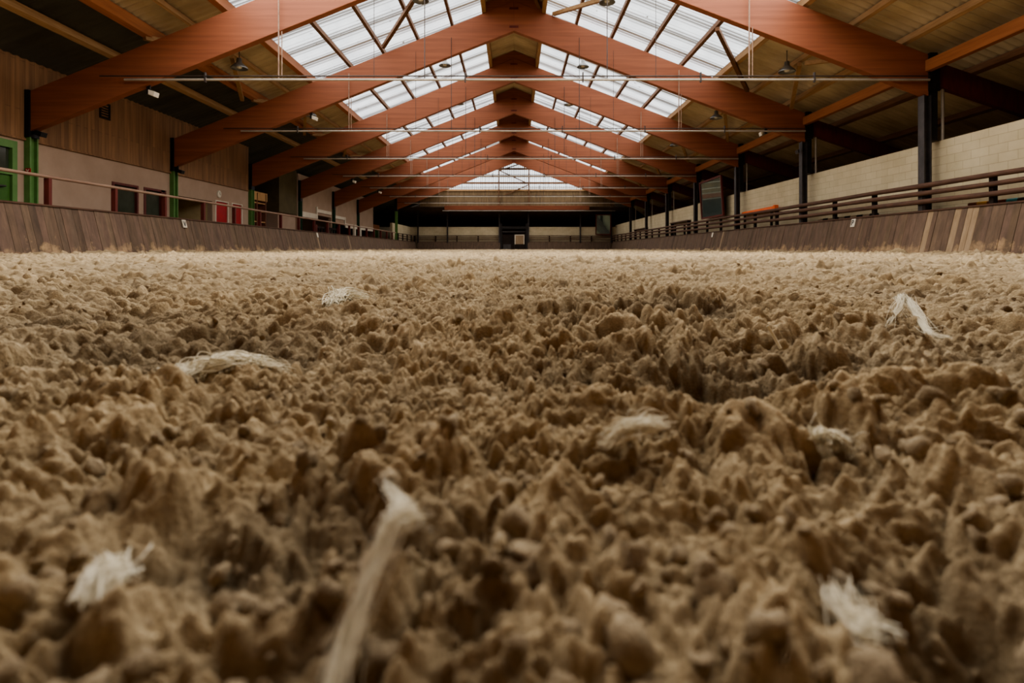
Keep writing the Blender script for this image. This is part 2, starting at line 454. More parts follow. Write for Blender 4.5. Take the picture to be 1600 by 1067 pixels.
# loose crumbs lying on top of the sand near the camera
def crumbs():
    import bmesh
    b = bmesh.new(); bmesh.ops.create_icosphere(b, subdivisions=2, radius=1)
    bv = np.array([v.co[:] for v in b.verts]); bf = np.array([[v.index for v in f.verts] for f in b.faces]); b.free()
    rng = np.random.RandomState(3)
    V = []; F = []; off = 0
    for k in range(2600):
        y = .14 * math.exp(rng.rand() * math.log(4.0 / .14)); x = (rng.rand() * 2 - 1) * (.3 + .95 * y)
        s = (.0012 + .005 * rng.rand() ** 3) * (1 + .25 * y)
        f = 1 + .38 * np.sin(bv @ (rng.randn(3) * 2.2) + rng.rand() * 6) + .16 * np.sin(bv @ (rng.randn(3) * 5) + rng.rand() * 6) + .07 * rng.randn(len(bv))
        sc = s * (.75 + .5 * rng.rand(3))
        p = bv * f[:, None] * sc
        t = rng.rand() * 6.28; R = np.array([[math.cos(t), -math.sin(t), 0], [math.sin(t), math.cos(t), 0], [0, 0, 1]])
        V.append(p @ R.T + np.array([x, y, sandz(x, y) + s * .25])); F.append(bf + off); off += len(bv)
    V = np.concatenate(V); F = np.concatenate(F)
    me = bpy.data.meshes.new('sand_crumbs')
    me.vertices.add(len(V)); me.vertices.foreach_set('co', V.astype(np.float32).reshape(-1))
    me.loops.add(F.size); me.loops.foreach_set('vertex_index', F.astype(np.int32).reshape(-1))
    me.polygons.add(len(F)); me.polygons.foreach_set('loop_start', (np.arange(len(F)) * 3).astype(np.int32))
    me.polygons.foreach_set('use_smooth', np.ones(len(F), dtype=bool)); me.update(calc_edges=True)
    at = me.color_attributes.new('tone', 'FLOAT_COLOR', 'POINT')
    at.data.foreach_set('color', np.tile(np.array([.98, .97, .95, 1], np.float32), len(V)))
    me.materials.append(m_sand)
    o = bpy.data.objects.new('sand_crumbs', me); C.objects.link(o)
    tag(o, 'loose crumbs of damp brown sand strewn over the churned riding track', 'sand', kind='stuff')
crumbs()

# ------------------------------------------------------------------ roof and walls
def corrugated(mb, xa, xb, ya, yb, zf, tone=1.0, wave=.25, amp=.034):
    n = int((yb - ya) / wave * 6); ys = [ya + (yb - ya) * i / n for i in range(n + 1)]
    xs = [xa + (xb - xa) * i / 4 for i in range(5)]
    vs = []; fs = []
    for y in ys:
        d = amp * math.sin(2 * math.pi * y / wave)
        for x in xs: vs.append((x, y, zf(x) + d))
    for i in range(n):
        for k in range(4):
            a = i * 5 + k; fs.append((a, a + 1, a + 6, a + 5))
    mb.add(vs, fs, True)
SKL = (-7.5, -1.1); SKR = (1.1, 7.3); RY = (Y0, 58.3)
mb = MB(); corrugated(mb, -9.45, SKL[0], RY[0], 58.3, deckz); corrugated(mb, SKL[1], 0, RY[0], RY[1], deckz)
corrugated(mb, SKL[0], SKL[1], RY[0], 3.0, deckz)
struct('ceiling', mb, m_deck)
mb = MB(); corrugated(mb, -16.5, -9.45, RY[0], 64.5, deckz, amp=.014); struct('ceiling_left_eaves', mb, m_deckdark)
mb = MB(); corrugated(mb, SKR[1], 16.5, RY[0], 64.5, deckz); corrugated(mb, 0, SKR[0], RY[0], RY[1], deckz)
corrugated(mb, SKR[0], SKR[1], RY[0], 3.0, deckz)
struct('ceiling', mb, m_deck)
mb = MB(); corrugated(mb, SKL[0], SKL[1], 3.0, RY[1], deckz); struct('window_1', mb, m_sky)
mb = MB(); corrugated(mb, SKR[0], SKR[1], 3.0, RY[1], deckz); struct('window_2', mb, m_sky)
mb = MB(); mb.box(-16.5, 16.5, Y0 - .2, Y0, -.2, 10); struct('wall_back', mb, m_clad)

# left wall: pink plaster with openings, timber cladding above it
WL = -12.15
def wall_x(mb, x, holes, ya, yb, za, zb, th=.2):
    """a wall in the plane of x with rectangular holes"""
    cuts = sorted(set([ya, yb] + [h[0] for h in holes] + [h[1] for h in holes]))
    for a, b in zip(cuts, cuts[1:]):
        hs = sorted([h for h in holes if h[0] <= a + 1e-6 and h[1] >= b - 1e-6], key=lambda h: h[2])
        z = za
        for h in hs:
            if h[2] > z: mb.box(x - th, x, a, b, z, h[2])
            z = h[3]
        if z < zb: mb.box(x - th, x, a, b, z, zb)
mb = MB(); wall_x(mb, WL, [(12.75, 14.02, -.3, 2.68), (17.4, 18.62, -.3, 2.12), (18.9, 20.1, -.3, 2.12), (20.55, 23.2, -.3, 2.02),
                           (23.42, 24.5, -.3, 2.10), (24.78, 25.75, -.3, 2.10)], Y0, 26.35, -.2, 2.78)
struct('wall_left', mb, m_pink)
mb = MB(); mb.box(WL - .16, WL + .03, Y0, 26.3, 2.80, 5.2); mb.box(WL - .1, WL + .06, Y0, 26.3, 2.755, 2.80)
struct('wall_left_upper', mb, m_clad)
# the recess behind the third frame, and the terrace beyond
mb = MB(); mb.box(-15.2, -15.0, 26.3, 32.4, -.2, 4.6); mb.box(-15.0, WL - .2, 26.15, 26.34, -.2, 4.6); struct('wall_left_recess', mb, m_clad)
mb = MB(); mb.box(-15.0, WL - .1, 29.9, 32.3, -.2, 2.05); mb.box(-15, WL, 32.3, 32.45, -.2, 4.2); struct('wall_left_pier', mb, m_pink)
mb = MB(); mb.box(-15.0, WL + .0, 29.8, 32.2, 2.05, 4.5); struct('wall_left_panel', mb, m_olive)
mb = MB()
wall_x(mb, WL, [(32.4, 38.3, -.3, 2.25), (38.8, 49.7, -.3, 1.9)], 32.4, 49.7, -.2, 4.4)
struct('wall_left_terrace', mb, m_pink)
mb = MB(); mb.box(-15.7, -15.5, 32.4, 49.7, -.2, 4.0); mb.box(-15.5, WL - .2, 32.4, 49.7, 2.6, 2.7); struct('wall_left_inner', mb, m_pink)
mb = MB()
mb.box(WL, WL + .06, 32.7, 35.4, 2.0, 2.30); mb.box(WL, WL + .07, 35.3, 35.5, 2.0, 2.75); mb.box(WL, WL + .06, 35.5, 38.2, 2.42, 2.62)
mb.box(WL, WL + .06, 38.8, 41.4, 2.25, 2.45); mb.box(WL, WL + .07, 41.2, 41.4, 1.85, 2.45); mb.box(WL, WL + .06, 41.4, 49.6, 1.72, 2.02)
struct('trim_1', mb, m_white)
mb = MB(); mb.box(-16.6, -16.4, 49.7, 66, -.2, 5); mb.box(-16.4, WL, 49.72, 49.8, -.2, 4.4); struct('wall_left_far', mb, m_void)
# the recess of the wide opening
mb = MB(); mb.box(-14.2, -14.1, 20.3, 23.5, -.2, 2.6); mb.box(-14.1, WL - .2, 20.35, 20.45, -.2, 2.6); mb.box(-14.1, WL - .2, 23.2, 23.3, -.2, 2.6); mb.box(-14.1, WL - .2, 20.45, 23.2, 2.3, 2.4)
struct('wall_left_lobby', mb, M('lobby_plaster', (190, 170, 130), (170, 150, 112), 2))
mb = MB(); mb.box(-12.9, -12.8, 12.4, 20.4, -.2, 2.7); mb.box(-12.9, -12.8, 23.3, 26.2, -.2, 2.7); struct('wall_left_office', mb, m_void)
mb = MB(); mb.box(-10.95, -10.75, 50.9, 59.75, -.2, 2.55); struct('wall_left_end', mb, m_block)
# right
WR = 10.62
mb = MB(); mb.box(WR, WR + .2, Y0, 60.6, -.2, 2.76); struct('wall_right', mb, m_block)
mb = MB(); mb.box(16.3, 16.5, Y0, 66, -.2, 4); struct('wall_right_outer', mb, m_void)
mb = MB(); mb.box(-15.9, -1.45, 59.75, 59.95, -.2, 2.55); mb.box(1.45, WR, 59.75, 59.95, -.2, 2.55); struct('wall_front', mb, m_block)
mb = MB(); mb.box(-16.6, 16.5, 64.6, 64.8, -.2, 6); struct('wall_front_outer', mb, m_void)
# gable above the far end: opaque band, then glazing
mb = MB(); mb.box(-9.5, 10.2, 58.3, 58.36, 4.55, 6.2); struct('wall_front_gable', mb, M('gable_boards', (128, 106, 78), (98, 80, 58), 2, (4, 1, .5)))
mb = MB()
mb.poly([(-8.2, 6.2), (7.8, 6.2), (0.0, 9.25)], 58.30, 58.34); struct('window_3', mb, m_gable)
mb = MB(); mb.add([(-16.5, 58.4, 4.5), (16.5, 58.4, 4.5), (16.5, 64.6, 3.0), (-16.5, 64.6, 3.0)], [(0, 1, 2, 3)]); struct('ceiling', mb, m_void)

# ------------------------------------------------------------------ timber frames
def make_frame(k):
    y = FR[k]; t = .11; xl = -12.1 if k < 6 else -10.35
    r = thing('timber_portal', f'brown glued timber roof frame spanning the hall, {ORD[k]} from the camera', 'roof frame', (0, y, -H), 'timber roof frames')
    MB().poly([(0, beamtop(0)), (0, beambot(0)), (xl, beambot(xl)), (xl, beamtop(xl))], y, y + 2 * t).build('rafter', m_glulam, r, bevel=.012)
    MB().poly([(0, beambot(0)), (0, beamtop(0)), (10.3, beamtop(10.3)), (10.3, beambot(10.3))], y, y + 2 * t).build('rafter', m_glulam, r, bevel=.012)
    MB().poly([(-1.0, beamtop(1.0) - .02), (1.0, beamtop(1.0) - .02), (1.0, deckz(1) - .06), (0, deckz(0) - .06), (-1.0, deckz(1) - .06)], y + .02, y + .2).build('ridge_gusset', m_glulam, r)
    for za in (7.9, 8.55):
        MB().box(-.16, .16, y - .012, y, za, za + .08).build('ridge_plate', m_maroon, r)
    # left: steel shoe on a green column
    zb = beambot(xl)
    mb = MB(); mb.box(xl - .12, xl + .10, y - .05, y + .27, zb - .12, beamtop(xl) + .05); mb.build('rafter_shoe', m_black, r)
    gm = m_green if k < 3 else m_darkgreen
    if k == 6: gm = m_green
    z0 = -.2 if k < 6 else 1.02
    mb = MB(); mb.box(xl - .10, xl + .10, y - .02, y + .02, z0, zb - .1); mb.box(xl - .10, xl + .1, y + .2, y + .24, z0, zb - .1); mb.box(xl - .02, xl + .02, y + .02, y + .2, z0, zb - .1)
    c = mb.build('column', gm, r); c['label'] = 'green steel column'
    # right: dark steel column in front of the block wall, heavier post over the wall
    zb = beambot(10.26)
    mb = MB(); mb.box(10.17, 10.20, y - .02, y + .2, 1.02, zb); mb.box(10.33, 10.36, y - .02, y + .2, 1.02, zb); mb.box(10.2, 10.33, y + .07, y + .10, 1.02, zb)
    c = mb.build('column', m_steel_grey, r); c['label'] = 'grey steel column'
    mb = MB(); mb.box(10.34, 10.52, y + .0, y + .26, 2.76, beamtop(10.3) + .05); mb.box(10.28, 10.56, y - .03, y + .0, zb + .1, beamtop(10.3) + .0)
    mb.build('upper_post', m_steel, r)
    # the slimmer rafter that carries the roof on over the aisle
    MB().poly([(10.52, 4.72), (10.52, 4.12), (16.2, 2.2), (16.2, 2.75)], y + .02, y + .18).build('aisle_rafter', m_maroon, r)
    return r
for k in range(7): make_frame(k)

# ------------------------------------------------------------------ purlins
def purlin(x, w, h, mat, name, label, group, drop=.06, y0=Y0 + .05, y1=58.2):
    z = deckz(x) - drop
    mb = MB()
    s = (.372 if x < 0 else -.395)
    k = [(-w / 2, -h), (w / 2, -h), (w / 2, 0), (-w / 2, 0)]
    mb.hexa([(x + a, y0, z + b + a * s) for a, b in k], [(x + a, y1, z + b + a * s) for a, b in k])
    return tag(mb.build(name, mat, None, (x, (y0 + y1) / 2, z)), label, 'purlin', group)
BX = [1.06, 2.26, 3.53, 4.8, 6.06]
for s, side in ((-1, 'left'), (1, 'right')):
    for i, b in enumerate(BX):
        purlin(s * b, .09 if i else .14, .14 if i else .38, m_batten if i else m_pale, 'skylight_purlin',
               f'brown timber purlin under the {side} skylight, {ORD[i]} out from the ridge', 'purlins under the skylights')
purlin(-7.45, .14, .26, m_purlin, 'edge_purlin', 'orange timber purlin along the lower edge of the left skylight', 'edge purlins')
purlin(7.3, .12, .20, m_pale, 'edge_purlin', 'pale timber purlin along the lower edge of the right skylight', 'edge purlins')
for x, w, h, mt, nm in ((-8.5, .08, .12, m_pale, 'thin pale timber purlin just outside the left skylight'), (-9.35, .14, .28, m_purlin, 'heavy orange purlin of the left roof slope'),
                        (-10.6, .14, .16, m_pale, 'pale timber purlin closest to the left eaves'), (8.6, .09, .14, m_pale, 'pale timber purlin just outside the right skylight'),
                        (9.8, .10, .15, m_pale, 'pale timber purlin just inside the right columns'), (11.6, .12, .16, m_batten, 'brown purlin over the right aisle, closest to the columns'),
                        (13.1, .12, .16, m_batten, 'brown purlin over the middle of the right aisle'), (14.7, .12, .16, m_batten, 'brown purlin over the outer side of the right aisle')):
    purlin(x, w, h, mt, 'roof_purlin', nm, 'purlins under the opaque roof')
GAP = ['before the first frame'] + [f'between the {ORD[i]} and {ORD[i+1]} frames' for i in range(6)] + ['beyond the seventh frame']
for k in range(0, 7):
    y0 = FR[k - 1] + .24 if k else FR[0] - 5.8
    mb = MB(); mb.box(10.2, 10.36, y0, FR[k] - .01, 4.46, 4.74)
    tag(mb.build('eaves_beam', m_purlin, None, (10.28, y0, 4.6), .01), f'orange timber beam linking the right column tops {GAP[k]}', 'beam', 'orange eaves beams')
# braces in the roof plane
def brace(xa, ya, xb, yb, label, mat=m_batten, drop=.34, w=.12):
    za = deckz(xa) - drop; zb = deckz(xb) - drop
    mb = MB(); mb.bar((xa, ya, za), (xb, yb, zb), w, .12)
    return tag(mb.build('roof_brace', mat, None, (xa, ya, za)), label, 'brace', 'diagonal roof braces')
b0, b1 = FR[0], FR[1]
brace(-4.62, b1, -2.55, 16.9, 'dark diagonal brace crossing the nearest left skylight')
brace(8.25, b1, 6.0, 17.0, 'brown diagonal brace crossing the lower corner of the nearest right skylight')
brace(1.4, b1, 4.4, 15.0, 'brown diagonal brace at the top of the nearest right skylight', m_pale)
brace(.9, b1 - .1, .2, 17.8, 'short brown brace beside the ridge in front of the second frame', m_batten)
for k in range(6):
    ya, yb = FR[k] + .25, FR[k + 1]
    brace(8.5, ya + 2.6, 9.8, yb, f'far of two pale right-slope roof braces {GAP[k+1]}', m_pale)
    brace(9.8, ya + .1, 8.6, ya + 2.4, f'near of two pale right-slope roof braces {GAP[k+1]}', m_pale)
    brace(-8.4, ya + 2.6, -9.6, yb, f'far of two pale left-slope roof braces {GAP[k+1]}', m_pale)
    brace(-9.4, ya + .1, -8.4, ya + 2.4, f'near of two pale left-slope roof braces {GAP[k+1]}', m_pale)

# ------------------------------------------------------------------ suspended pipes
def make_pipes():
    y = 0; z = 4.27
    r = thing('suspended_pipe', f'pair of thin horizontal pipes hung across the hall at the {ORD[0]} roof frame', 'pipe', (0, FR[0] - .1, z), 'pipes hung across the hall')
    Y = FR[0] - .1
    MB().tube([(-9.6, Y, z - .035), (10.25, Y, z - .035)], .03, 8).build('conduit', m_cond, r)
    MB().tube([(-10.2, Y - .02, z + .05), (10.25, Y - .02, z + .05)], .016, 6).build('tie_rod', m_wire, r)
    for x in (-5.8, 5.8):
        mb = MB(); top = beamtop(x) + .0
        mb.tube([(x, Y, z), (x, Y, top - .25)], .018, 6); mb.tube([(x + .08, Y, z), (x + .08, Y, beambot(x) - .05)], .012, 6)
        mb.build('hanger', m_tube, r)
    for x in (-3.45, -2.2, 2.3, 3.5):
        mb = MB(); mb.tube([(x, Y, z), (x, Y, beambot(x) + .6)], .007 if abs(x) > 3 else .012, 5); mb.build('hanger', m_wire, r)
    for x in (-1.2, 1.7, 4.6, 7.4, -7.6):
        mb = MB(); mb.box(x - .015, x + .015, Y - .05, Y + .02, z - .1, z + .14); mb.build('clamp', m_wire, r)
    return r
p0 = make_pipes()
for k in range(1, 7):
    dup(p0, (0, FR[k] - .1, 4.27), f'pair of thin horizontal pipes hung across the hall at the {ORD[k]} roof frame')

# ------------------------------------------------------------------ pendant lamps
def make_lamp(base, label):
    r = thing('pendant_lamp', label, 'lamp', base, 'bell-shaped lamps')
    x, y, z = base
    MB().lathe(base, [(.02, .30), (.07, .28), (.08, .16), (.12, .12), (.22, .03), (.25, -.02), (.245, -.03), (.21, .02), (.1, .1), (.02, .12)], 24).build('lamp_shade', m_lamp, r)
    MB().lathe(base, [(.0, -.03), (.07, -.01), (.09, .04), (.05, .10)], 16).build('bulb', m_bulb, r)
    MB().tube([(x, y, z + .28), (x, y, z + .62)], .012, 6).build('stem', m_wire, r)
    return r
L0 = None
for k in range(6):
    ym = FR[k] + 3.0
    for x, z, where in ((-2.8, 7.55, 'close left of the ridge'), (2.8, 7.5, 'close right of the ridge'), (-8.25, 5.52, 'low on the left roof slope'), (8.2, 5.42, 'low on the right roof slope')):
        lab = f'grey bell-shaped lamp hanging {where} {GAP[k+1]}'
        if L0 is None: L0 = make_lamp((x, ym, z), lab)
        else: dup(L0, (x, ym, z), lab)

# ------------------------------------------------------------------ floodlights and loudspeakers
def make_flood(base, label, mat):
    r = thing('floodlight', label, 'floodlight', base, 'small floodlights')
    x, y, z = base; s = 1 if x < 0 else -1
    mb = MB(); mb.hexa([(x - .05, y - .10, z - .05), (x - .05, y + .10, z - .05), (x - .05, y + .10, z + .07), (x - .05, y - .10, z + .07)],
                       [(x + s * .09, y - .10, z - .10), (x + s * .09, y + .10, z - .10), (x + s * .12, y + .10, z + .02), (x + s * .12, y - .10, z + .02)])
    h = mb.build('housing', mat, r, bevel=.01)
    mb = MB(); mb.box(x - .14 * s, x - .05 * s, y - .02, y + .02, z - .02, z + .26); mb.build('bracket', m_steel, r)
    return r
make_flood((-9.05, 14.42, beambot(-9.05) - .22), 'white floodlight under the nearest frame on the left side', m_white)
make_flood((-7.1, 20.46, beambot(-7.1) - .22), 'white floodlight under the second frame on the left side', m_white)
make_flood((-9.05, 32.56, beambot(-9.05) - .22), 'white floodlight under the fourth frame on the left side', m_white)
make_flood((-9.0, 38.61, beambot(-9.0) - .22), 'white floodlight under the fifth frame on the left side', m_white)
make_flood((8.85, 20.46, beambot(8.85) - .22), 'white floodlight beneath the second frame on the right side', m_white)
make_flood((10.12, 20.4, 3.55), 'grey floodlight fixed to the second column of the right side', m_steel_grey)
make_flood((-11.85, 14.4, 2.95), 'black floodlight at the top of the nearest green column', m_black)
make_flood((-11.85, 20.45, 2.85), 'black floodlight at the top of the second green column', m_black)

# ------------------------------------------------------------------ kick boards
def kick(name, label, side, y0, y1, light=()):
    r = thing(name, label, 'kick board', (side * 10.1, (y0 + y1) / 2, -H), 'kick boards round the track')
    rnd = random.Random(int(y0 * 7 + side * 3)); mb = MB(); y = y0; zt = .985
    while y < y1 - .01:
        w = min(.145 + rnd.random() * .05, y1 - y); g = .006
        t = rnd.choice([1, .96, 1.05, .92, 1.07, 1.0]) * (1.0 if rnd.random() > .05 else .72)
        tone = (t, t * rnd.uniform(.96, 1.02), t * rnd.uniform(.94, 1.03)); d = rnd.uniform(-.006, .006)
        pal = any(a <= y < b for a, b in light)
        target = MB() if pal else mb
        xa, xb = side * (9.86 + d), side * (10.16 + d)
        target.hexa([(xa, y, -.25), (xa, y + w - g, -.25), (xa + side * .035, y + w - g, -.25), (xa + side * .035, y, -.25)],
                    [(xb, y, zt), (xb, y + w - g, zt), (xb + side * .035, y + w - g, zt), (xb + side * .035, y, zt)], tone=1.0 if pal else tone)
        if pal:
            o = target.build('plank', m_newplank, r); o['label'] = 'pale replacement plank'
        y += w
    mb.build('planking', m_kick, r)
    mb = MB(); mb.hexa([(side * 10.13, y0, zt), (side * 10.13, y1, zt), (side * 10.13, y1, zt + .035), (side * 10.13, y0, zt + .035)],
                       [(side * 10.60, y0, zt), (side * 10.60, y1, zt), (side * 10.60, y1, zt + .035), (side * 10.60, y0, zt + .035)])
    mb.build('capping', m_rail, r)
    mb = MB(); mb.box(side * 9.94 - .02, side * 9.94 + .02, y0, y1, -.3, -.06); mb.build('foot_batten', m_dark, r)
    return r
kick('kick_board', 'sloping brown plank kick board along the left side of the track', -1, 7.0, END, ((29.5, 29.62), (35.2, 35.35)))
kick('kick_board', 'sloping brown plank kick board along the right side with pale repaired planks', 1, 7.0, END, ((13.85, 14.1), (12.95, 13.15), (12.4, 12.75), (18.0, 18.1), (27.7, 27.85)))
def kick_end(label, x0, x1):
    r = thing('kick_board', label, 'kick board', ((x0 + x1) / 2, END, -H), 'kick boards round the track')
    rnd = random.Random(int(x0 * 5)); mb = MB(); x = x0
    while x < x1 - .01:
        w = min(.16, x1 - x); t = rnd.choice([1, .94, 1.05, .9])
        mb.hexa([(x, END, -.25), (x + w - .006, END, -.25), (x + w - .006, END + .035, -.25), (x, END + .035, -.25)],
                [(x, END + .28, 1.0), (x + w - .006, END + .28, 1.0), (x + w - .006, END + .31, 1.0), (x, END + .31, 1.0)], tone=(t, t, t)); x += w
    mb.build('planking', m_kick, r)
    MB().box(x0, x1, END + .26, END + .40, 1.0, 1.035).build('capping', m_rail, r)
kick_end('brown kick board across the far end, left of the gate', -10.0, -1.42)
kick_end('brown kick board across the far end, right of the gate', 1.42, 10.0)

# ------------------------------------------------------------------ rails
r = thing('tube_railing', 'single tube handrail on short posts above the left kick board', 'railing', (-10.32, 28, 1.0))
MB().tube([(-10.34, 7.0, 1.66), (-10.34, 28, 1.655), (-10.34, 50.4, 1.65)], .038, 10).build('handrail', m_tube, r)
y = 12.8
while y < 50.5:
    MB().box(-10.42, -10.30, y - .04, y + .05, .95, 1.63).build('post', m_maroon, r, bevel=.006); y += 2.13
def rail3(label, pts, posts, axis, rad=.042):
    a, b = pts
    r = thing('timber_railing', label, 'railing', ((a[0] + b[0]) / 2, (a[1] + b[1]) / 2, 1.0), 'three-rail timber fences')
    n = max(2, int((Vector(b) - Vector(a)).length / 2.0)); rnd = random.Random(int(abs(a[0]) * 11 + a[1]))
    for z in (1.62, 1.44, 1.23):
        P = []
        for i in range(n + 1):
            t = i / n; P.append((a[0] + (b[0] - a[0]) * t, a[1] + (b[1] - a[1]) * t, z + rnd.uniform(-.012, .012)))
        MB().tube(P, [rad + rnd.uniform(-.006, .006) for _ in P], 10).build('rail', m_rail, r)
    for t in posts:
        x, y = a[0] + (b[0] - a[0]) * t, a[1] + (b[1] - a[1]) * t
        if axis == 'y': MB().box(x + .05, x + .15, y - .06, y + .06, .9, 1.62).build('post', m_dark, r, bevel=.008)
        else: MB().box(x - .06, x + .06, y + .05, y + .15, .9, 1.62).build('post', m_dark, r, bevel=.008)
rail3('three thick round brown rails running along the right side over the kick board', ((10.11, 8.0), (10.11, 59.3)), [(12.27 + 2.017 * i - 8.0) / 51.3 for i in range(-2, 24)], 'y', .060)
rail3('dark three-rail fence across the far end, left of the gate', ((-10.3, 59.55), (-1.5, 59.55)), [i / 4 for i in range(5)], 'x')
rail3('dark three-rail fence across the far end, right of the gate', ((1.5, 59.55), (10.2, 59.55)), [i / 4 for i in range(5)], 'x')
rail3('dark three-rail fence at the far end of the left side', ((-10.3, 50.7), (-10.3, 59.4)), [i / 4 for i in range(5)], 'y')

# ------------------------------------------------------------------ far end
g = thing('end_gate', 'dark double gate with a small window in the middle of the far end', 'gate', (0, 59.6, -H))
mb = MB(); mb.box(-1.42, -1.22, 59.5, 59.75, -.2, 2.9); mb.box(1.22, 1.42, 59.5, 59.75, -.2, 2.9); mb.box(-1.22, 1.22, 59.5, 59.75, 2.35, 2.6); mb.build('gate_frame', m_steel, g)
mb = MB(); mb.box(-1.2, 0.05, 59.6, 59.66, -.2, 1.75); l = mb.build('gate_leaf', m_dark, g)
MB().box(-1.1, -.3, 59.57, 59.6, .2, .75).build('panel', m_steel_grey, l)
mb = MB(); mb.box(.08, 1.2, 59.6, 59.66, -.2, .75); l2 = mb.build('gate_leaf', m_dark, g)
mb = MB(); mb.box(.08, .16, 59.58, 59.64, .75, 1.75); mb.box(1.0, 1.08, 59.58, 59.64, .75, 1.75); mb.box(.16, 1.0, 59.58, 59.64, 1.67, 1.75); mb.build('window_frame', m_white, l2)
MB().box(.16, 1.0, 59.62, 59.64, .77, 1.67).build('pane', m_newplank, l2)
mb = MB(); mb.box(-1.2, 1.2, 59.62, 59.66, 2.0, 2.1); mb.build('crossbar', m_steel_grey, g)
t = thing('gable_truss', 'dark timber truss with diagonals standing in front of the far gable glazing', 'truss', (0, 58.1, 4.3))
mb = MB(); mb.bar((-1.52, 58.1, 4.3), (-1.52, 58.1, 8.55), .10, .12); mb.build('truss_post', m_batten, t)
mb = MB(); mb.bar((1.52, 58.1, 4.3), (1.52, 58.1, 8.55), .10, .12); mb.build('truss_post', m_batten, t)
for a, b in (((-1.52, 8.15), (.5, 8.8)), ((-1.52, 8.2), (1.52, 6.8)), ((1.52, 6.75), (-.9, 5.7))):
    MB().bar((a[0], 58.1, a[1]), (b[0], 58.1, b[1]), .09, .09).build('diagonal', m_batten, t)
for i, z in enumerate((6.2, 6.93, 7.62, 8.35)):
    hw = (9.25 - z) / .385
    mb = MB(); mb.box(-hw, hw, 58.15, 58.27, z - .09, z + .09)
    tag(mb.build('gable_rail', m_batten if i else m_pale, None, (0, 58.2, z)), f'horizontal timber rail behind the far gable truss, {ORD[i]} from the bottom', 'rail', 'rails of the far gable')
mb = MB(); mb.box(-7.0, 7.6, 58.0, 58.25, 4.2, 4.62); tag(mb.build('gable_beam', M('gable_beam_timber', (124, 70, 44), (104, 56, 36), 2, (.5, 4, 6)), None, (0, 58.1, 4.4)), 'orange timber beam across the far end below the gable', 'beam')
mb = MB(); mb.tube([(-7.2, 57.95, 4.1), (10.2, 57.95, 4.1)], .035, 6); tag(mb.build('end_pipe', m_cond, None, (0, 57.95, 4.1)), 'thin pale pipe under the orange beam across the far end', 'pipe')
for x, nm in ((-9.9, 'slim grey post in the far left corner of the track'), (-6.85, 'slim grey post at the far end, left of the gate'), (6.85, 'slim grey post at the far end, right of the gate'),
              (-1.5, 'slim grey post at the left jamb of the far gate'), (1.5, 'slim grey post at the right jamb of the far gate'), (10.05, 'slim grey post in the far right corner of the track')):
    mb = MB(); mb.box(x - .07, x - .05, 59.35, 59.5, .9, 4.2); mb.box(x + .05, x + .07, 59.35, 59.5, .9, 4.2); mb.box(x - .05, x + .05, 59.42, 59.44, .9, 4.2)
    tag(mb.build('end_post', m_steel_grey, None, (x, 59.4, .9)), nm, 'post', 'posts across the far end')

# ------------------------------------------------------------------ mirrors
def mirror(label, corners, n):
    c = [Vector(p) for p in corners]; base = (c[0] + c[1]) / 2
    r = thing('wall_mirror', label, 'mirror', tuple(base), 'riding mirrors')
    N = Vector(n)
    MB().hexa(c, [p + N * -.04 for p in c]).build('mirror_glass', m_mirror, r)
    for i in range(4):
        a, b = c[i], c[(i + 1) % 4]; d = (b - a).normalized() * .04
        MB().bar(a - d + N * .01, b + d + N * .01, .09, .09, n).build('frame_bar', m_maroon, r)
mirror('tall brown framed mirror leaning out between the third and fourth right columns',
       [(10.29, 28.25, 1.80), (10.29, 31.45, 1.80), (10.17, 31.45, 3.72), (10.17, 28.25, 3.72)], (-.998, 0, -.062))
mirror('dark framed mirror in the far right corner of the hall', [(8.45, 59.45, 1.78), (9.95, 59.45, 1.78), (9.95, 59.2, 3.78), (8.45, 59.2, 3.78)], (0, -.99, -.12))

# ------------------------------------------------------------------ things along the right side
r = thing('jump_plank', 'orange plank lying behind the right rails against the block wall', 'jump plank', (10.5, 24.5, 1.6))
MB().hexa([(10.38, 23.0, 1.66), (10.5, 23.0, 1.66), (10.52, 23.0, 1.84), (10.46, 23.0, 1.84)], [(10.38, 26.4, 1.66), (10.5, 26.4, 1.66), (10.52, 26.4, 1.80), (10.46, 26.4, 1.80)]).build('board', m_orange, r, bevel=.01)
MB().box(10.36, 10.52, 22.9, 23.05, 1.64, 1.86).build('end_cap', m_orange, r, bevel=.01)
for a in (23.3, 26.0): MB().box(10.40, 10.48, a, a + .08, 1.035, 1.66).build('leg', m_dark, r)
def shelf(y0, y1, label):
    r = thing('wall_bench', label, 'bench', (10.5, (y0 + y1) / 2, 1.5), 'dark benches on the right wall')
    MB().box(10.38, 10.61, y0, y1, 1.84, 1.9).build('seat', m_rail, r); MB().box(10.42, 10.61, y0 + .1, y0 + .2, 1.035, 1.84).build('leg', m_dark, r); MB().box(10.42, 10.61, y1 - .2, y1 - .1, 1.035, 1.84).build('leg', m_dark, r)
shelf(34.5, 38.4, 'dark wooden bench behind the rails between the fourth and fifth right columns')
shelf(45.5, 50.0, 'dark wooden bench behind the rails between the sixth and seventh right columns')
r = thing('striped_pole', 'faded pole with yellow, blue and green bands lying on the right kick board', 'jump pole', (10.5, 11.5, 1.08))
for a, b, mt in ((13.25, 13.0, m_rust), (13.0, 12.72, m_yellow), (12.72, 12.22, m_rust), (12.22, 11.95, m_blue), (11.95, 11.7, m_steel_grey), (11.7, 10.0, m_polegreen)):
    MB().tube([(10.48, a, 1.075), (10.48, b, 1.075)], .045, 10).build('band', mt, r)
r = thing('striped_pole', 'black and white pole lying behind the right kick board near the letter P', 'jump pole', (10.48, 18, 1.08))
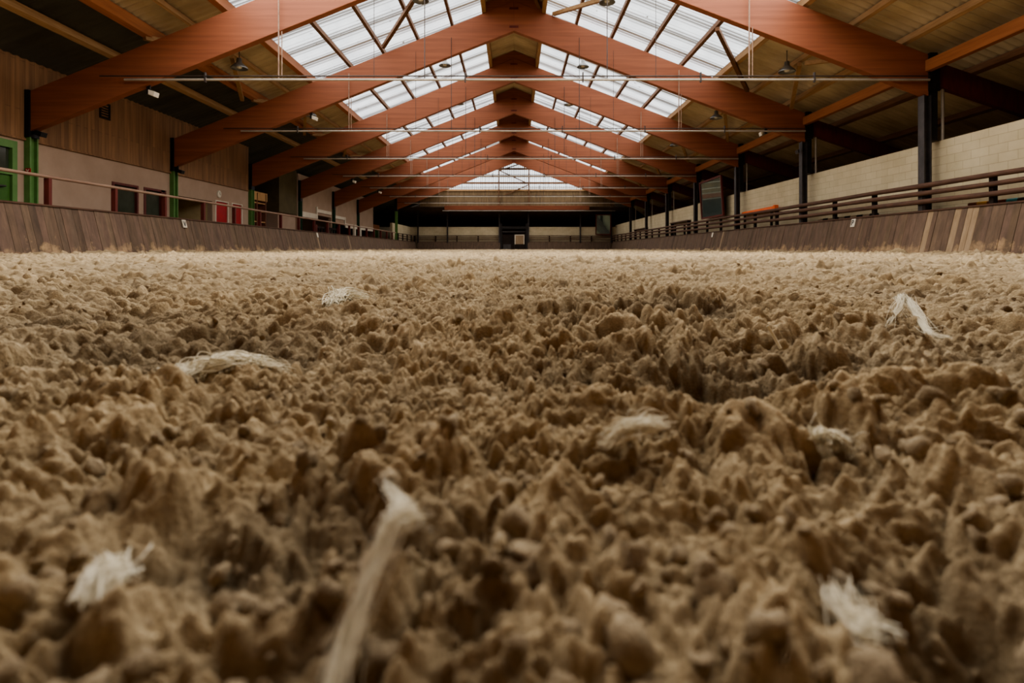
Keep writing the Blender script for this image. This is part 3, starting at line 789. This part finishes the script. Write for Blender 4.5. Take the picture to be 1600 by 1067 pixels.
for i in range(10):
    MB().tube([(10.48, 16.6 + .32 * i, 1.075), (10.48, 16.6 + .32 * (i + 1), 1.075)], .045, 10).build('band', m_white if i % 2 else m_black, r)
for k in range(7):
    y = FR[k]
    mb = MB(); mb.tube([(10.72, y + .1, 2.74), (10.72, y + .1, 4.55), (10.66, y + .06, 4.66), (10.5, y + .02, 4.7)], .035, 8)
    tag(mb.build('down_pipe', m_cond, None, (10.72, y + .1, 2.75)), f'grey pipe standing on the block wall behind the {ORD[k]} right column', 'pipe', 'pipes behind the right columns')

# ------------------------------------------------------------------ letter plates
def plate(side, y, label, letter=None):
    x = side * 10.13; z = .83; w, h = .195, .24
    r = thing('letter_sign', label, 'sign', (x, y, z), 'letter plates on the kick boards')
    def P(u, v, d):                    # u across, v up, d out of the board
        k = .24; n = Vector((-side, 0, .235)).normalized(); up = Vector((side * .235, 0, 1)).normalized(); al = Vector((0, -side, 0))
        return Vector((side * 10.105, y, .85)) + al * (-u) * -1 + up * v + n * d
    def slab(mb, pts, d0, d1): 
        mb.hexa([P(u, v, d0) for u, v in pts], [P(u, v, d1) for u, v in pts])
    mb = MB(); slab(mb, [(-w / 2, -h / 2), (w / 2, -h / 2), (w / 2, h / 2), (-w / 2, h / 2)], -.004, .016); mb.build('plate', m_white, r)
    if letter:
        mb = MB(); e = (.017, .021)
        strokes = {'P': [((-.045, -.08), (-.045, .08)), ((-.045, .07), (.02, .07)), ((-.045, .0), (.02, .0)), ((.03, .005), (.03, .065))],
                   'V': [((-.05, .08), (.0, -.08)), ((.05, .08), (.0, -.08))]}[letter]
        for a, b in strokes:
            a = Vector(a); b = Vector(b); d = (b - a).normalized(); q = Vector((-d.y, d.x)) * .017
            slab(mb, [tuple(a - q), tuple(b - q), tuple(b + q), tuple(a + q)], *e)
        mb.build('letter', m_black, r)
plate(1, 17.15, 'white plate with black letter P on the right kick board', 'P')
plate(-1, 17.65, 'white plate with black letter V on the left kick board', 'V')
plate(1, 29.3, 'small white plate on the right kick board below the tall mirror')
plate(-1, 29.6, 'small white plate on the left kick board in front of the terrace')

# ------------------------------------------------------------------ left wall fittings
d = thing('door_1', 'green door with a dark upper window beside the nearest green column', 'door', (WL, 13.4, -H)); d['kind'] = 'structure'; del d['category']
mb = MB(); mb.box(WL - .1, WL + .05, 13.9, 14.04, -.2, 2.68); mb.box(WL - .1, WL + .05, 12.7, 12.85, -.2, 2.68); mb.box(WL - .1, WL + .05, 12.85, 13.9, 2.5, 2.68); mb.box(WL - .1, WL + .05, 12.85, 13.9, 1.85, 1.97); mb.build('door_frame', m_green, d)
MB().box(WL - .08, WL + .0, 12.86, 13.88, -.2, 1.85).build('door_leaf', m_greendoor, d)
MB().box(WL - .07, WL - .03, 12.86, 13.88, 1.98, 2.49).build('pane', m_glass, d)
mb = MB(); mb.tube([(WL + .06, 13.45, 1.55), (WL + .06, 13.7, 1.56)], .022, 8); mb.tube([(WL, 13.68, 1.56), (WL + .07, 13.68, 1.56)], .022, 8); mb.build('door_handle', m_steel_grey, d)
def glazed(n, y0, y1, red_at, zt):
    w = bpy.data.objects.new(f'window_{n}', None); C.objects.link(w); w.location = (WL, y0, -H + H); w['kind'] = 'structure'; w['base'] = (WL, y0, -H)
    mb = MB(); mb.box(WL - .12, WL + .02, y0, y0 + .10, -.1, zt); mb.box(WL - .12, WL + .02, y1 - (.28 if red_at == 'r' else .08), y1, -.1, zt); mb.box(WL - .12, WL + .02, y0 + .1, y1 - .08, zt - .07, zt)
    mb.build('window_frame', m_maroon, w)
    MB().box(WL - .1, WL - .06, y0 + .10, y1 - .08, -.1, zt - .07).build('pane', m_glass, w)
glazed(4, 17.4, 18.62, 'l', 2.12); glazed(5, 18.9, 20.1, 'r', 2.12)
for n, (y0, y1) in ((2, (23.42, 24.5)), (3, (24.78, 25.75))):
    d = bpy.data.objects.new(f'door_{n}', None); C.objects.link(d); d.location = (WL, y0, 0); d['kind'] = 'structure'; d['base'] = (WL, y0, -H)
    MB().box(WL - .1, WL - .03, y0 + .06, y1 - .06, -.1, 2.06).build('door_leaf', m_red, d)
    mb = MB(); mb.box(WL - .12, WL + .02, y0, y0 + .06, -.1, 2.1); mb.box(WL - .12, WL + .02, y1 - .06, y1, -.1, 2.1); mb.box(WL - .12, WL + .02, y0 + .06, y1 - .06, 2.06, 2.1); mb.build('door_frame', m_white, d)
    MB().tube([(WL + .0, y0 + .18, 1.1), (WL + .0, y0 + .3, 1.1)], .02, 8).build('door_handle', m_steel_grey, d)
d = bpy.data.objects.new('door_4', None); C.objects.link(d); d.location = (-14.05, 22.3, 0); d['kind'] = 'structure'; d['base'] = (-14.05, 22.3, -H)
MB().box(-14.08, -14.02, 22.15, 23.15, -.1, 1.75).build('door_leaf', m_darkgreen, d)
d = bpy.data.objects.new('door_5', None); C.objects.link(d); d.location = (-12.9, 28.5, 0); d['kind'] = 'structure'; d['base'] = (-12.9, 28.5, -H)
MB().box(-13.0, -12.9, 28.55, 29.75, -.1, 2.7).build('door_leaf', m_maroon, d)
# vent, clock, red sign
r = thing('wall_vent', 'small dark louvred vent high on the timber cladding', 'vent', (WL + .03, 17.0, 4.15))
mb = MB(); mb.box(WL + .03, WL + .06, 16.83, 17.27, 3.92, 3.97); mb.box(WL + .03, WL + .06, 16.83, 17.27, 4.35, 4.4); mb.box(WL + .03, WL + .06, 16.83, 16.88, 3.97, 4.35); mb.box(WL + .03, WL + .06, 17.22, 17.27, 3.97, 4.35); mb.build('vent_frame', m_dark, r)
mb = MB()
for i in range(5): mb.hexa([(WL + .03, 16.88, 3.98 + .075 * i), (WL + .03, 17.22, 3.98 + .075 * i), (WL + .03, 17.22, 4.0 + .075 * i), (WL + .03, 16.88, 4.0 + .075 * i)],
                           [(WL + .055, 16.88, 3.95 + .075 * i), (WL + .055, 17.22, 3.95 + .075 * i), (WL + .055, 17.22, 3.97 + .075 * i), (WL + .055, 16.88, 3.97 + .075 * i)])
mb.build('louvre', m_black, r)
r = thing('wall_clock', 'round white wall clock above the red doors', 'clock', (WL, 23.7, 2.36))
MB().lathe((WL, 23.7, 2.36), [(.0, .05), (.13, .05), (.15, .04), (.15, 0)], 28, 'x').build('clock_face', m_white, r)
mb = MB(); mb.bar((WL + .056, 23.7, 2.36), (WL + .056, 23.7, 2.46), .012, .008, (1, 0, 0)); mb.bar((WL + .056, 23.7, 2.36), (WL + .056, 23.77, 2.33), .012, .008, (1, 0, 0)); mb.build('clock_hands', m_black, r)
r = thing('warning_sign', 'small red square sign on the nearest green column', 'sign', (-11.98, 14.26, 1.98))
MB().box(-12.08, -11.95, 14.235, 14.255, 1.92, 2.06).build('plate', m_red, r)
mb = MB(); mb.bar((-12.05, 14.23, 2.03), (-12.015, 14.23, 1.985), .016, .006, (0, 1, 0)); mb.bar((-11.98, 14.23, 2.03), (-12.015, 14.23, 1.985), .016, .006, (0, 1, 0)); mb.bar((-12.015, 14.23, 1.99), (-12.015, 14.23, 1.94), .016, .006, (0, 1, 0)); mb.build('symbol', m_white, r)
# rack in the recess
m_rack = M('rack_timber', (188, 148, 102), (164, 124, 82), 3, (4, 4, .6)); m_rackdark = M('rack_upright', (120, 78, 58), (100, 64, 48), 3, (4, 4, .6))
r = thing('storage_rack', 'tall wooden rack with four shelves in the recess behind the third frame', 'rack', (-12.6, 27.6, -.2))
for y0 in (26.7, 27.35, 28.3):
    MB().box(-13.0, -12.2, y0, y0 + .08, -.2, 2.8).build('upright', m_rackdark, r)
for z in (.9, 1.4, 1.9, 2.3): MB().box(-13.0, -12.22, 26.78, 28.3, z, z + .05).build('shelf', m_rack, r)
MB().box(-13.0, -12.2, 27.0, 28.5, 2.45, 2.85).build('top_box', m_rack, r)
MB().box(-13.04, -13.0, 26.7, 28.4, -.2, 2.8).build('back_panel', m_rack, r)
# benches and partitions on the terrace
def chair(y, label):
    r = thing('terrace_chair', label, 'chair', (-11.8, y, -.1), 'dark chairs on the terrace')
    MB().box(-12.05, -11.55, y - .75, y + .75, .85, .92).build('seat', m_dark, r)
    for s in (-.7, -.25, .25, .7):
        MB().bar((-11.6, y + s - .05, .1), (-11.55, y + s + .08, 1.5), .06, .08).build('back_slat', m_dark, r)
    MB().box(-11.62, -11.52, y - .8, y + .8, 1.38, 1.5).build('top_rail', m_dark, r)
    for s in (-.7, .7): MB().box(-12.02, -11.95, y + s - .04, y + s + .04, -.1, .85).build('leg', m_dark, r)
chair(34.2, 'dark slatted bench on the terrace just past the fourth green column'); chair(36.6, 'dark slatted bench on the terrace close to the fifth green column')
for i, y in enumerate((33.3, 35.4, 37.5)):
    mb = MB(); mb.box(-11.5, -11.4, y - .12, y + .12, -.2, 1.55)
    tag(mb.build('terrace_post', m_maroon, None, (-11.45, y, -.2), .01), f'short brown post beside the terrace benches, {ORD[i]} from the camera', 'post', 'short terrace posts')
for i, y in enumerate((43.4, 45.0)):
    mb = MB(); mb.box(-12.1, -11.95, y - .15, y + .15, -.2, 2.0)
    tag(mb.build('terrace_pillar', m_white, None, (-12, y, -.2)), f'white pillar holding the white terrace fascia, {ORD[i]} from the camera', 'pillar', 'white terrace pillars')
r = thing('storage_cabinet', 'green cabinet under a red board at the end of the left terrace', 'cabinet', (-13.3, 53.5, -.2))
MB().box(-14.2, -13.2, 51.0, 56.0, -.2, 2.05).build('carcass', m_greendoor, r); MB().box(-14.25, -13.1, 50.9, 56.1, 2.05, 2.55).build('top_board', m_purlin, r)
for a in (51.1, 52.4, 53.7): MB().box(-13.2, -13.17, a, a + 1.2, 0, 1.95).build('door', m_green, r)

# ------------------------------------------------------------------ fibres and straw on the sand
def gp(px, py, h=0.0):
    """the place on the sand that the photo shows at this pixel"""
    D = 900 * (H - .0 - h) / (py - 393 + 900 * SL)
    return ((px - 803) * D / 900, D)
def tuft(label, path, r0, wisps, name='felt_fibre'):
    pts = []
    for x, y, dz in path: pts.append(Vector((x, y, sandz(x, y) + dz * .667 + .003 - H)))
    base = pts[0]; rnd = random.Random(int(abs(base.x) * 1000 + base.y * 777)); mb = MB(); r0 *= .667
    # smooth the path
    P = []
    for i in range(len(pts) - 1):
        a, b = pts[i], pts[i + 1]
        for k in range(6):
            t = k / 6; P.append(a.lerp(b, t))
    P.append(pts[-1])
    for _ in range(2): P = [P[0]] + [(P[i - 1] + P[i] * 2 + P[i + 1]) / 4 for i in range(1, len(P) - 1)] + [P[-1]]
    n = len(P)
    for w in range(int(wisps * 2.6)):
        off = Vector((rnd.gauss(0, 1), rnd.gauss(0, 1), rnd.gauss(0, .7))) * r0; ph = rnd.random() * 6; am = rnd.uniform(.3, 1.5) * r0
        i0 = rnd.randint(0, n // 4); i1 = n - rnd.randint(0, n // 4)
        Q = [P[i] + off * (.5 + .5 * math.sin(ph + i * .35)) + Vector((math.sin(ph + i * .7), math.cos(ph * 2 + i * .5), math.sin(ph * 3 + i * .6))) * am * .5 for i in range(i0, i1)]
        rr = r0 * rnd.uniform(.03, .09)
        mb.tube(Q, [rr * (.4 + .6 * math.sin(math.pi * (j + .5) / len(Q))) for j in range(len(Q))], 4, False)
    return tag(mb.build(name, m_fibre, None, tuple(base)), label, 'fibre tuft', 'pale felt fibres in the sand')
def path(px, dz): 
    out = []
    for (x, y), d in zip(px, dz):
        gx, gy = gp(x, y, .012); out.append((gx, gy, d))
    return out
tuft('long pale felt strand forking over the dark sand in the left foreground', path([(500, 915), (560, 850), (620, 800), (640, 790), (625, 740), (600, 690)], [.008, .014, .021, .027, .033, .028]), .0038, 70)
tuft('pale felt tuft lying flat left of centre, paired with a dark clod', path([(250, 545), (300, 530), (350, 525), (400, 515), (450, 520)], [.006, .01, .012, .012, .006]), .011, 80)
tuft('pale felt wisp on the near rim of the hoof print', path([(940, 618), (990, 612), (1040, 608)], [.010, .016, .010]), .007, 60)
tuft('small bright felt tuft right of the hoof print', path([(1270, 608), (1300, 596), (1325, 600)], [.006, .012, .008]), .009, 60)
tuft('pale felt strand standing up on the right, beyond the hoof print', path([(1380, 480), (1405, 470), (1412, 462), (1450, 480), (1490, 486)], [.01, .035, .05, .015, .005]), .008, 50)
tuft('small round felt puff left of centre in the middle distance', path([(515, 462), (525, 455), (540, 452), (575, 452)], [.01, .025, .03, .015]), .018, 80)
tuft('blurred pale felt patch at the left edge of the foreground', path([(130, 830), (170, 790), (190, 760)], [.008, .012, .008]), .006, 60)
tuft('blurred pale felt strand at the lower right of the foreground', path([(1300, 770), (1340, 800), (1370, 850)], [.006, .010, .006]), .006, 50)
x, y = gp(1211, 497, .01)
b = Vector((x, y, sandz(x, y) - H + .008)); mb = MB(); mb.tube([b + Vector((.004, -.007, -.004)), b + Vector((0, 0, .008)), b + Vector((-.008, .004, .024))], [.0018, .002, .0018], 8)
tag(mb.build('straw_stalk', m_straw, None, tuple(b)), 'bright piece of straw standing in the sand beyond the hoof print', 'straw')

# ------------------------------------------------------------------ unseen lamps added under the skylights to boost daylight on the floor
for sd, (xa, xb) in ((-1, SKL), (1, SKR)):
    for y0, y1, k in ((2.8, 14.2, 2.9), (14.5, 32.4, 1.0), (32.7, 58.0, 1.0)):
        l = bpy.data.lights.new('daylight_boost', 'AREA'); l.shape = 'RECTANGLE'; l.size = 6.1; l.size_y = y1 - y0
        l.energy = 1.45 * math.pi * 6.1 * (y1 - y0) * k; l.color = (1.0, .985, .955)
        o = bpy.data.objects.new('daylight_boost', l); C.objects.link(o)
        xm = (xa + xb) / 2; o.location = (xm, (y0 + y1) / 2, deckz(xm) - .06 + H)
        o.rotation_euler = (0, math.atan(.395 if sd > 0 else -.372), 0)
# ------------------------------------------------------------------ world, camera
w = bpy.data.worlds.new('overcast'); bpy.context.scene.world = w; w.use_nodes = True
w.node_tree.nodes['Background'].inputs[0].default_value = (.75, .82, .9, 1); w.node_tree.nodes['Background'].inputs[1].default_value = 1.0
cam = bpy.data.cameras.new('camera'); co = bpy.data.objects.new('camera', cam); C.objects.link(co)
co.location = (0, 0, H); co.rotation_euler = (math.radians(90), 0, 0)
cam.sensor_width = 36; cam.lens = 36 * 900 / 1600; cam.clip_start = .02; cam.clip_end = 300
cam.shift_y = -(533.5 - 393) / 1600; cam.shift_x = -3 / 1600
cam.dof.use_dof = True; cam.dof.focus_distance = 2.2; cam.dof.aperture_fstop = 6.3; cam.dof.aperture_blades = 7
sc = bpy.context.scene; sc.camera = co
sc.view_settings.view_transform = 'AgX'; sc.view_settings.look = 'AgX - Medium High Contrast'; sc.view_settings.exposure = 0.56
sc.cycles.max_bounces = 6; sc.cycles.diffuse_bounces = 4; sc.cycles.glossy_bounces = 3
sc.cycles.sample_clamp_indirect = 6.0
